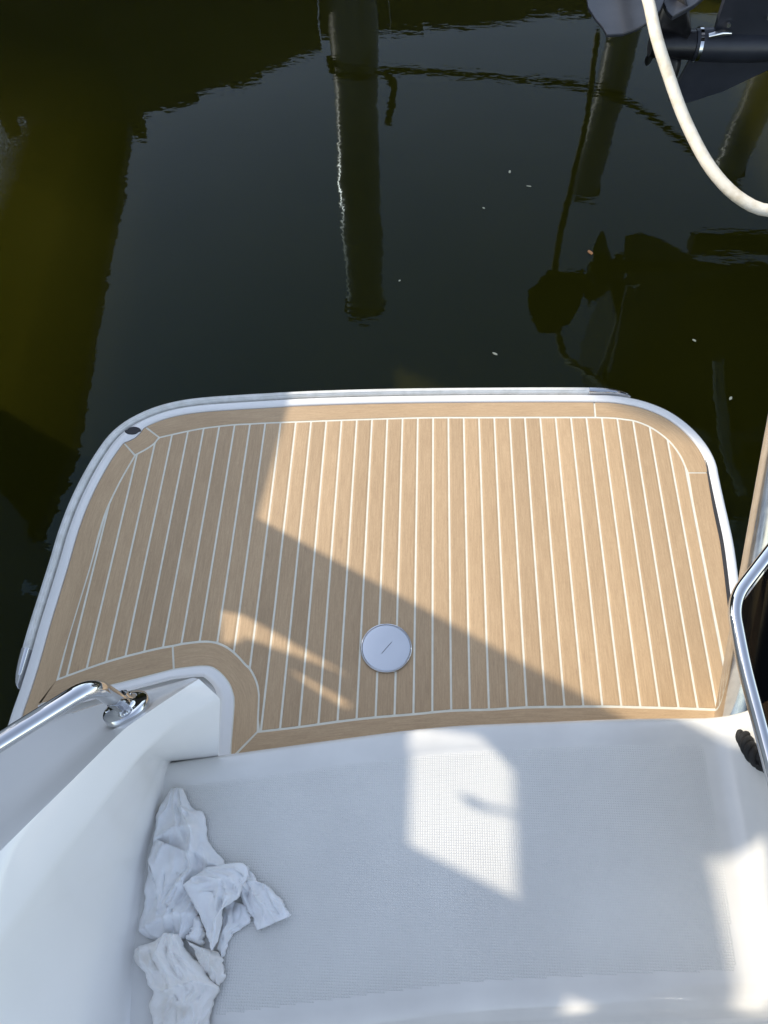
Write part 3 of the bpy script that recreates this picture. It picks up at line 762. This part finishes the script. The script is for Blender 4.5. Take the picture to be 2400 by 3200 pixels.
# ------------------------------------------------------------------ hose, outboard and raised boat at the upper right
HP = [(1.4117, 6.4000, 0.6085), (1.2232, 5.3000, 0.6003), (1.0644, 4.6000, 0.5797), (0.8543, 3.6200, 0.5660)] + [(0.8591, 3.1502, 0.6000), (0.8766, 2.9743, 0.5600), (0.9163, 2.8710, 0.5000), (0.9854, 2.7025, 0.4100), (1.0821, 2.5223, 0.3300), (1.1775, 2.4218, 0.2900), (1.2686, 2.3728, 0.2800), (1.3975, 2.3353, 0.3400), (1.5509, 2.3898, 0.5000)]
ho = tube('hose', spline(HP, 140), .0215, M['hose'], None, n=16); tag(ho, 'thick cream white hose hanging in a curve over the water', 'hose')

ob = empty('outboard_motor', (1.5, 3.3, .3)); tag(ob, 'dark navy outboard motor raised out of the water behind the hose', 'outboard motor')
GZ, GY = .30, 3.40
prof = [(1.165, .058), (1.18, .062), (1.30, .066), (1.42, .067), (1.55, .062), (1.66, .05), (1.74, .032), (1.79, .010)]
tube('gearcase', [(x, GY, GZ) for x, r in prof], [r for x, r in prof], M['motor'], ob, n=28)
tube('gearcase_ring', [(1.176, GY, GZ), (1.19, GY, GZ)], .066, M['chrome'], ob, n=28)
# leg above the gearcase
rows = []
for z, x0, x1, wy in ((GZ + .04, 1.235, 1.66, .030), (GZ + .12, 1.23, 1.62, .030), (GZ + .2, 1.23, 1.60, .034), (.75, 1.26, 1.62, .05), (1.2, 1.30, 1.68, .08)):
    rows.append([Vector((x0, GY - wy * .5, z)), Vector((x0 + .06, GY - wy, z)), Vector(((x0 + x1) / 2, GY - wy * 1.15, z)), Vector((x1 - .05, GY - wy * .8, z)), Vector((x1, GY, z)),
                 Vector((x1 - .05, GY + wy * .8, z)), Vector(((x0 + x1) / 2, GY + wy * 1.15, z)), Vector((x0 + .06, GY + wy, z)), Vector((x0, GY + wy * .5, z)), Vector((x0, GY - wy * .5, z))])
mesh_obj('leg', *grid(rows), M['motor'], ob, smooth=True, sharp=40)
lg = mesh_obj('water_intake', *box_data((1.50, GY - .075, GZ + .10), (1.54, GY - .035, GZ + .16)), M['dark_gap'], ob)
# skeg
sk = [(1.17, GZ - .055), (1.13, GZ - .245), (1.22, GZ - .255), (1.36, GZ - .20), (1.62, GZ - .045)]
mesh_obj('skeg', [(x, GY - .009, z) for x, z in sk] + [(x, GY + .009, z) for x, z in sk], [(0, 1, 2, 3, 4), (9, 8, 7, 6, 5)] + [(i, (i + 1) % 5, 5 + (i + 1) % 5, 5 + i) for i in range(5)], M['motor'], ob, bevel=.004)
# anti-ventilation plate and trim tab
ap = [Vector(p) for p in [(0.6709, 3.4230, 0.5000), (0.6691, 3.2903, 0.5000), (0.6882, 3.2094, 0.5000), (0.7117, 3.1436, 0.5000), (0.7221, 3.0920, 0.5000), (0.7828, 3.0984, 0.5000), (0.8459, 3.1371, 0.5000), (0.9009, 3.1895, 0.5000)]]
ap = [(p.x, p.y) for p in ap] + [(p[0], p[1]) for p in [(0.9471, 3.2628, 0.5000), (0.9925, 3.3868, 0.5000), (1.0382, 3.5674, 0.5000)]] + [(1.02, 3.62), (.80, 3.60)]
mesh_obj('cavitation_plate', *prism_data(ap, .494, .506), M['motor'], ob, bevel=.003)
tt = [Vector(p) for p in [(0.9887, 3.4326, 0.4600), (0.9967, 3.3345, 0.4600), (1.0126, 3.2934, 0.4600), (1.1153, 3.3830, 0.4600), (1.2110, 3.5040, 0.4600), (1.0518, 3.5781, 0.4600)]]
mesh_obj('trim_tab', *prism_data([(p.x, p.y) for p in tt], .45, .468), M['motor'], ob, bevel=.003)
# propeller: hub and three twisted blades
pr = empty('propeller', (1.10, GY, GZ)); pr.parent = ob; pr.matrix_parent_inverse = Matrix.Translation(-Vector(ob.location))
tube('hub', [(.985, GY, GZ), (1.00, GY, GZ), (1.10, GY, GZ), (1.162, GY, GZ)], [.044, .050, .054, .057], M['prop'], pr, n=26)
for k in range(3):
    a0 = R(95) + k * 2 * math.pi / 3
    rows = []
    for i in range(9):
        t = i / 8; r = .045 + .165 * t
        ch = .165 * math.sin(math.pi * (.22 + .70 * t)) ** .8 * (1 if t < 1 else .3)
        pitch = math.atan2(.12, r)
        sweep_a = a0 - .38 * t * t
        row = []
        for j in range(7):
            u = (j / 6 - .5) * ch
            da = u * math.cos(pitch) / r; dx = u * math.sin(pitch)
            row.append(Vector((1.065 + dx - .02 * t, GY + r * math.cos(sweep_a + da), GZ + r * math.sin(sweep_a + da))))
        rows.append(row)
    V, F = grid(rows)
    o = mesh_obj('blade', V, F, M['prop'], pr, smooth=True)
    s = o.modifiers.new('thick', 'SOLIDIFY'); s.thickness = .006
for x_, z_ in ((1.27, GZ + .10), (1.42, GZ + .13), (1.30, .62)):
    tube('bolt', [(x_, GY - .032, z_), (x_, GY - .046, z_)], .009, M['stainless'], ob, n=10)
an = [(1.20, GY - .05, GZ + .062), (1.25, GY - .05, GZ + .075), (1.29, GY - .04, GZ + .068)]
tube('anode', an, [.010, .013, .008], M['stainless'], ob, n=12)
# powerhead cowl, out of frame above
rows = []
for z, a, b_ in ((1.15, .16, .10), (1.2, .25, .16), (1.45, .28, .18), (1.62, .24, .15), (1.70, .12, .07), (1.705, .01, .01)):
    rows.append([Vector((1.52 + a * math.cos(q), GY + b_ * math.sin(q), z)) for q in [2 * math.pi * k / 24 for k in range(25)]])
mesh_obj('cowl', *grid(rows), M['motor'], ob, smooth=True)

# raised boat the motor hangs from (seen mirrored in the water)
rb = empty('lifted_boat', (3.2, 3.4, .9)); tag(rb, 'dark hulled boat raised above the water at the right edge', 'boat')
rows = []
for x, hw, zk, zg in ((1.92, .78, .98, 1.95), (2.6, .80, .96, 2.0), (3.6, .82, .98, 2.1), (4.6, .66, 1.1, 2.25), (5.4, .32, 1.45, 2.45), (5.9, .02, 1.9, 2.6)):
    cy = 3.55
    rows.append([Vector((x, cy - hw, zg)), Vector((x, cy - hw * .98, (zk + zg) / 2 + .1)), Vector((x, cy - hw * .92, zk + .06)), Vector((x, cy, zk)), Vector((x, cy + hw * .92, zk + .06)), Vector((x, cy + hw * .98, (zk + zg) / 2 + .1)), Vector((x, cy + hw, zg)), Vector((x, cy, zg + .05))])
for ya, yb in ((2.78, 3.20), (3.60, 4.34)):      # stern platforms either side of the motor well
    mesh_obj('stern_platform', *prism_data([(1.34, ya + .1), (1.44, ya), (1.93, ya), (1.93, yb), (1.44, yb), (1.34, yb - .1)], 1.0, 1.9), M['hull_dark'], rb, bevel=.02)
V, F = grid(rows); F.append(tuple(range(8)))
mesh_obj('hull', V, F, M['hull_dark'], rb)
tube('rub_strake', spline([(1.5849, 2.7500, 0.2946), (1.6574, 2.6600, 0.5046), (1.7952, 2.5800, 0.8173), (1.9941, 2.5000, 1.1794)], 24), .03, M['rail'], rb, n=10)
mesh_obj('console', *prism_data([(2.6, 3.1), (3.3, 3.1), (3.3, 3.8), (2.6, 3.8)], 2.0, 3.0), M['wall_paint'], rb, bevel=.05)
for y in (2.55, 4.35):
    mesh_obj('lift_beam', *box_data((1.9, y - .06, .86), (4.4, y + .06, .97)), M['wood_dark'], rb)

# floating leaves and specks
lf = [(0.4654, 3.4019, -0.3180), (0.3286, 3.1315, -0.3180), (0.8062, 2.8316, -0.3180), (0.3470, 2.2132, -0.3180), (-0.0642, 2.6373, -0.3180), (0.5550, 3.2937, -0.3180), (1.1908, 2.3030, -0.3180), (1.2835, 1.9956, -0.3180)]
FLECKS = ['tiny pale fleck floating in open water between the thick piling and the hose', 'pale fleck floating right of the end of the piling reflection', 'small orange leaf floating left of the outboard reflection',
          'pale sliver floating close off the platform edge', 'tiny fleck floating beside the tip of the thick piling reflection', 'thin pale straw floating left of the hose reflection',
          'pale fleck floating over the dark boat reflection on the right', 'pale bit of foam floating off the right corner of the platform']
for i, p in enumerate(lf):
    s = [.008, .006, .014, .009, .005, .010, .008, .009][i]
    a = random.uniform(0, 3.1); pts = []
    for q in range(8):
        t = q / 8 * 2 * math.pi; k = random.uniform(.8, 1.2); x, y = math.cos(t) * s * 1.2 * k, math.sin(t) * s * (.2 if i == 5 else .6) * k
        pts.append((p[0] + x * math.cos(a) - y * math.sin(a), p[1] + x * math.sin(a) + y * math.cos(a)))
    o = mesh_obj('floating_leaf' if i == 2 else 'floating_fleck', *prism_data(pts, WZ - .001, WZ + .003), M['leaf'] if i == 2 else M['leaf_pale'])
    tag(o, FLECKS[i], 'leaf' if i == 2 else 'debris', None if i == 2 else 'flecks floating on the water')

# ------------------------------------------------------------------ crumpled cleaning rags on the step
M['rag'] = noisy('rag', (.74, .74, .735), (.84, .84, .83), 14, rough=.9, bump=.0005, bscale=220)
M['rag_worn'] = noisy('rag_worn', (.64, .60, .52), (.82, .80, .76), 11, rough=.9, bump=.0005, bscale=220, lo=.28, hi=.5)
for k_ in ('rag', 'rag_worn'):
    b_ = M[k_].node_tree.nodes['Principled BSDF']
    b_.inputs['Subsurface Weight'].default_value = .35
    b_.inputs['Subsurface Radius'].default_value = (.012, .010, .009)
    b_.inputs['Sheen Weight'].default_value = .2
def seg_dist(x, y, a, b):
    dx, dy = b[0] - a[0], b[1] - a[1]; L = dx * dx + dy * dy
    t = max(0, min(1, ((x - a[0]) * dx + (y - a[1]) * dy) / L)) if L else 0
    return math.hypot(x - a[0] - t * dx, y - a[1] - t * dy)
def rag_sheet(left, right, ridges, z0, dome, seed, nu=44, nv=64, crease=.006, edge=.004):
    l, r_ = spline(left, nv), spline(right, nv)
    V = []
    rg = random.Random(int(seed * 100))
    ridges = list(ridges)
    for _ in range(int(nu * nv / 150)):
        j = rg.uniform(.08, .92) * (nv - 1); u = rg.uniform(.1, .9)
        pts = []
        du, dj = rg.uniform(-.07, .07), rg.uniform(.05, .14) * nv
        bend = rg.uniform(-.06, .06)
        for q in range(4):
            jj = int(max(0, min(nv - 1, j + dj * (q - 1.5)))); uu = max(.02, min(.98, u + du * (q - 1.5) + bend * (q - 1.5) ** 2))
            pts.append(l[jj].lerp(r_[jj], uu))
        ridges.append((pts, rg.uniform(.003, .010) * rg.choice((1, 1, -.7)), rg.uniform(.0022, .0060)))
    for j in range(nv):
        v = j / (nv - 1)
        for i in range(nu):
            u = i / (nu - 1)
            jag = (.006 * noise.noise((v * 9 + seed, u * 3, seed * 1.7)) + .003 * noise.noise((v * 30 + seed, u * 3, seed))) * (2 * abs(u - .5)) ** 4
            p = l[j].lerp(r_[j], u); p.x += jag
            e = min(u, 1 - u) * 2; e2 = min(v, 1 - v) * 4
            rim = min(1, e * 1.6) ** .5 * min(1, .35 + e2) ** .5
            h = z0 + dome * rim
            for path, hh, w in ridges:
                dmin = min(seg_dist(p.x, p.y, a, b) for a, b in zip(path, path[1:]))
                q = dmin / w
                if q < 4: h += hh * 1.35 * math.exp(-q ** 1.1) * (.45 + .55 * rim)
            c1 = 1 - abs(noise.noise((p.x * 17 + seed, p.y * 11, seed))) * 2.2
            c2 = 1 - abs(noise.noise((p.x * 38, p.y * 30 + seed, seed + 4))) * 2.2
            c3 = noise.noise((p.x * 90, p.y * 90, seed + 9))
            h += .35 * crease * (max(-.7, c1) * .95 + max(-.7, c2) * .55 + c3 * .16) * (.35 + .65 * rim)
            h += (1 - rim) * max(0, .3 + noise.noise((v * 7 + seed, u * 4, 2.2))) * edge * 3
            V.append((p.x, p.y, max(.1815 + (z0 - .18) * .6, h)))
    return V, [(j * nu + k, j * nu + k + 1, (j + 1) * nu + k + 1, (j + 1) * nu + k) for j in range(nv - 1) for k in range(nu - 1)]
A_L = [(-0.5734, 0.3414, 0.1800), (-0.5865, 0.3018, 0.1800), (-0.5954, 0.2644, 0.1800), (-0.5929, 0.2203, 0.1800), (-0.5956, 0.1897, 0.1800), (-0.5931, 0.1548, 0.1800), (-0.5912, 0.1157, 0.1800), (-0.5889, 0.0822, 0.1800), (-0.5932, 0.0352, 0.1800), (-0.5651, 0.0200, 0.1800), (-0.5349, 0.0142, 0.1800)]
A_R = [(-0.5402, 0.3411, 0.1800), (-0.5055, 0.2950, 0.1800), (-0.4821, 0.2904, 0.1800), (-0.4668, 0.2450, 0.1800), (-0.4480, 0.2122, 0.1800), (-0.4118, 0.1706, 0.1800), (-0.4314, 0.1355, 0.1800), (-0.4530, 0.0986, 0.1800), (-0.4570, 0.0724, 0.1800), (-0.4659, 0.0441, 0.1800), (-0.4833, 0.0205, 0.1800)]
A_F = [([(-0.5440, 0.3383, 0.1800), (-0.5258, 0.2797, 0.1800), (-0.4919, 0.2442, 0.1800), (-0.4958, 0.1980, 0.1800)], .020, .010), ([(-0.5813, 0.2258, 0.1800), (-0.5435, 0.2503, 0.1800), (-0.4991, 0.2543, 0.1800)], .016, .008),
       ([(-0.5923, 0.1648, 0.1800), (-0.5517, 0.1074, 0.1800), (-0.5480, 0.0718, 0.1800)], .016, .008), ([(-0.4670, 0.2090, 0.1800), (-0.4511, 0.1768, 0.1800), (-0.4118, 0.1706, 0.1800)], .016, .009),
       ([(-0.4950, 0.1930, 0.1800), (-0.4847, 0.1633, 0.1800), (-0.5210, 0.1180, 0.1800), (-0.5322, 0.0889, 0.1800), (-0.5049, 0.0708, 0.1800)], .018, .009), ([(-0.5910, 0.0307, 0.1800), (-0.5477, 0.0553, 0.1800), (-0.5023, 0.0709, 0.1800), (-0.4593, 0.0700, 0.1800)], .018, .010),
       ([(-0.5861, 0.2991, 0.1800), (-0.5851, 0.2621, 0.1800), (-0.5878, 0.2308, 0.1800)], .010, .006)]
P_L = [(-0.5808, 0.2228, 0.1800), (-0.5890, 0.1799, 0.1800), (-0.5740, 0.1407, 0.1800), (-0.5575, 0.1096, 0.1800), (-0.5480, 0.0718, 0.1800)]
P_R = [(-0.4985, 0.1979, 0.1800), (-0.4869, 0.1632, 0.1800), (-0.5080, 0.1379, 0.1800), (-0.5347, 0.1031, 0.1800), (-0.5356, 0.0840, 0.1800)]
B_L = [(-0.4969, 0.1285, 0.1800), (-0.4744, 0.0979, 0.1800), (-0.4506, 0.0656, 0.1800), (-0.4289, 0.0269, 0.1800), (-0.4104, -0.0009, 0.1800)]
B_R = [(-0.4442, 0.1676, 0.1800), (-0.3602, 0.1748, 0.1800), (-0.3639, 0.1172, 0.1800), (-0.3962, 0.0768, 0.1800), (-0.4027, 0.0186, 0.1800)]
B_F = [([(-0.4458, 0.1596, 0.1800), (-0.3894, 0.1467, 0.1800), (-0.3635, 0.1136, 0.1800), (-0.4108, 0.1048, 0.1800), (-0.4106, 0.0002, 0.1800)], .014, .007), ([(-0.4844, 0.1265, 0.1800), (-0.4419, 0.1328, 0.1800), (-0.3894, 0.1467, 0.1800)], .008, .008), ([(-0.4633, 0.0959, 0.1800), (-0.4344, 0.0638, 0.1800), (-0.4204, 0.0226, 0.1800)], .007, .007)]
C_L = [(-0.3974, 0.1661, 0.1800), (-0.3840, 0.1469, 0.1800), (-0.3646, 0.1016, 0.1800), (-0.3428, 0.0762, 0.1800), (-0.3203, 0.0432, 0.1800)]
C_R = [(-0.3602, 0.1748, 0.1800), (-0.3363, 0.1460, 0.1800), (-0.3006, 0.1301, 0.1800), (-0.2709, 0.1023, 0.1800), (-0.2482, 0.0747, 0.1800)]
C_F = [([(-0.3719, 0.1375, 0.1800), (-0.3238, 0.1439, 0.1800), (-0.2704, 0.0975, 0.1800), (-0.2482, 0.0747, 0.1800)], .013, .006), ([(-0.3497, 0.1334, 0.1800), (-0.3091, 0.0844, 0.1800), (-0.3152, 0.0445, 0.1800)], .012, .006), ([(-0.3278, 0.1076, 0.1800), (-0.2953, 0.0802, 0.1800), (-0.2827, 0.0618, 0.1800)], .010, .005), ([(-0.3704, 0.1473, 0.1800), (-0.3635, 0.1136, 0.1800), (-0.3404, 0.0787, 0.1800)], .012, .006)]
G_L = [(-0.4108, 0.1048, 0.1800), (-0.4082, 0.0670, 0.1800), (-0.4099, 0.0414, 0.1800), (-0.4047, 0.0050, 0.1800), (-0.3955, -0.0138, 0.1800)]
G_R = [(-0.3418, 0.0904, 0.1800), (-0.3420, 0.0587, 0.1800), (-0.3700, 0.0392, 0.1800), (-0.3857, 0.0192, 0.1800), (-0.3908, -0.0103, 0.1800)]
K_L = [(-0.4692, 0.0650, 0.1800), (-0.4705, 0.0393, 0.1800), (-0.4837, 0.0228, 0.1800)]
K_R = [(-0.4483, 0.0680, 0.1800), (-0.4388, 0.0312, 0.1800), (-0.4419, 0.0082, 0.1800)]
D_L = [(-0.5275, 0.0316, 0.1800), (-0.5533, 0.0136, 0.1800), (-0.5913, -0.0014, 0.1800), (-0.5878, -0.0193, 0.1800), (-0.5632, -0.0451, 0.1800), (-0.5433, -0.0685, 0.1800), (-0.5277, -0.0832, 0.1800), (-0.5369, -0.1028, 0.1800), (-0.5322, -0.1280, 0.1800), (-0.5095, -0.1829, 0.1800)]
D_R = [(-0.4953, 0.0293, 0.1800), (-0.4751, 0.0026, 0.1800), (-0.4566, -0.0148, 0.1800), (-0.4335, -0.0296, 0.1800), (-0.4177, -0.0489, 0.1800), (-0.3941, -0.0699, 0.1800), (-0.3984, -0.0937, 0.1800), (-0.4048, -0.1193, 0.1800), (-0.4086, -0.1445, 0.1800), (-0.4133, -0.1795, 0.1800)]
D_F = [([(-0.5269, 0.0282, 0.1800), (-0.5309, -0.0083, 0.1800), (-0.5006, -0.0474, 0.1800), (-0.4892, -0.0688, 0.1800)], .018, .009), ([(-0.5002, 0.0268, 0.1800), (-0.4788, -0.0066, 0.1800), (-0.4487, -0.0324, 0.1800), (-0.4142, -0.0554, 0.1800)], .018, .010), ([(-0.5904, -0.0059, 0.1800), (-0.5631, -0.0318, 0.1800), (-0.5352, -0.0704, 0.1800), (-0.4979, -0.0778, 0.1800)], .014, .008),
       ([(-0.5274, -0.0853, 0.1800), (-0.4885, -0.0731, 0.1800), (-0.4398, -0.0562, 0.1800), (-0.4024, -0.0658, 0.1800)], .016, .010), ([(-0.5134, -0.1062, 0.1800), (-0.4845, -0.0967, 0.1800), (-0.4625, -0.1065, 0.1800), (-0.4331, -0.0991, 0.1800)], .008, .009)]
E_L = [(-0.4833, 0.0205, 0.1800), (-0.4595, 0.0031, 0.1800), (-0.4449, -0.0233, 0.1800), (-0.4232, -0.0469, 0.1800), (-0.4087, -0.0574, 0.1800)]
E_R = [(-0.4386, 0.0038, 0.1800), (-0.4008, -0.0039, 0.1800), (-0.3906, -0.0215, 0.1800), (-0.3818, -0.0477, 0.1800), (-0.3922, -0.0655, 0.1800)]
E_F = [([(-0.4661, 0.0120, 0.1800), (-0.4404, -0.0187, 0.1800), (-0.4161, -0.0067, 0.1800), (-0.3944, -0.0127, 0.1800)], .014, .007), ([(-0.4151, -0.0134, 0.1800), (-0.4061, -0.0397, 0.1800), (-0.4116, -0.0553, 0.1800)], .012, .006)]
mesh_obj('door_track', *box_data((.50, -.175, .300), (.852, -.150, .309)), M['stainless'], boat, bevel=.002)
def rag(label, mat, *sheets):
    V, F = merge(*sheets)
    o = mesh_obj('cleaning_rag', V, F, mat, smooth=True, sharp=180)
    s_ = o.modifiers.new('thick', 'SOLIDIFY'); s_.thickness = .0007; s_.offset = 0
    return tag(o, label, 'rag', 'crumpled rags on the step')
rag('crumpled white rag at the foot of the moulding, one flap reaching onto the tread', M['rag'],
    rag_sheet(A_L, A_R, A_F, .184, .014, 1.0, 56, 80), rag_sheet(P_L, P_R, [], .204, .008, 6.0, 30, 36, .003),
    rag_sheet(G_L, G_R, [], .183, .012, 3.0, 30, 40, .011), rag_sheet(K_L, K_R, [], .186, .022, 8.0, 24, 30, .008),
    rag_sheet(C_L, C_R, C_F, .186, .010, 4.0, 40, 50, .006), rag_sheet(B_L, B_R, B_F, .212, .010, 2.0, 44, 56, .004))
rag('cream stained crumpled rag nearest the bottom edge of the step', M['rag_worn'],
    rag_sheet(E_L, E_R, E_F, .186, .014, 7.0, 36, 46, .006), rag_sheet(D_L, D_R, D_F, .190, .022, 5.0, 56, 84, .008))
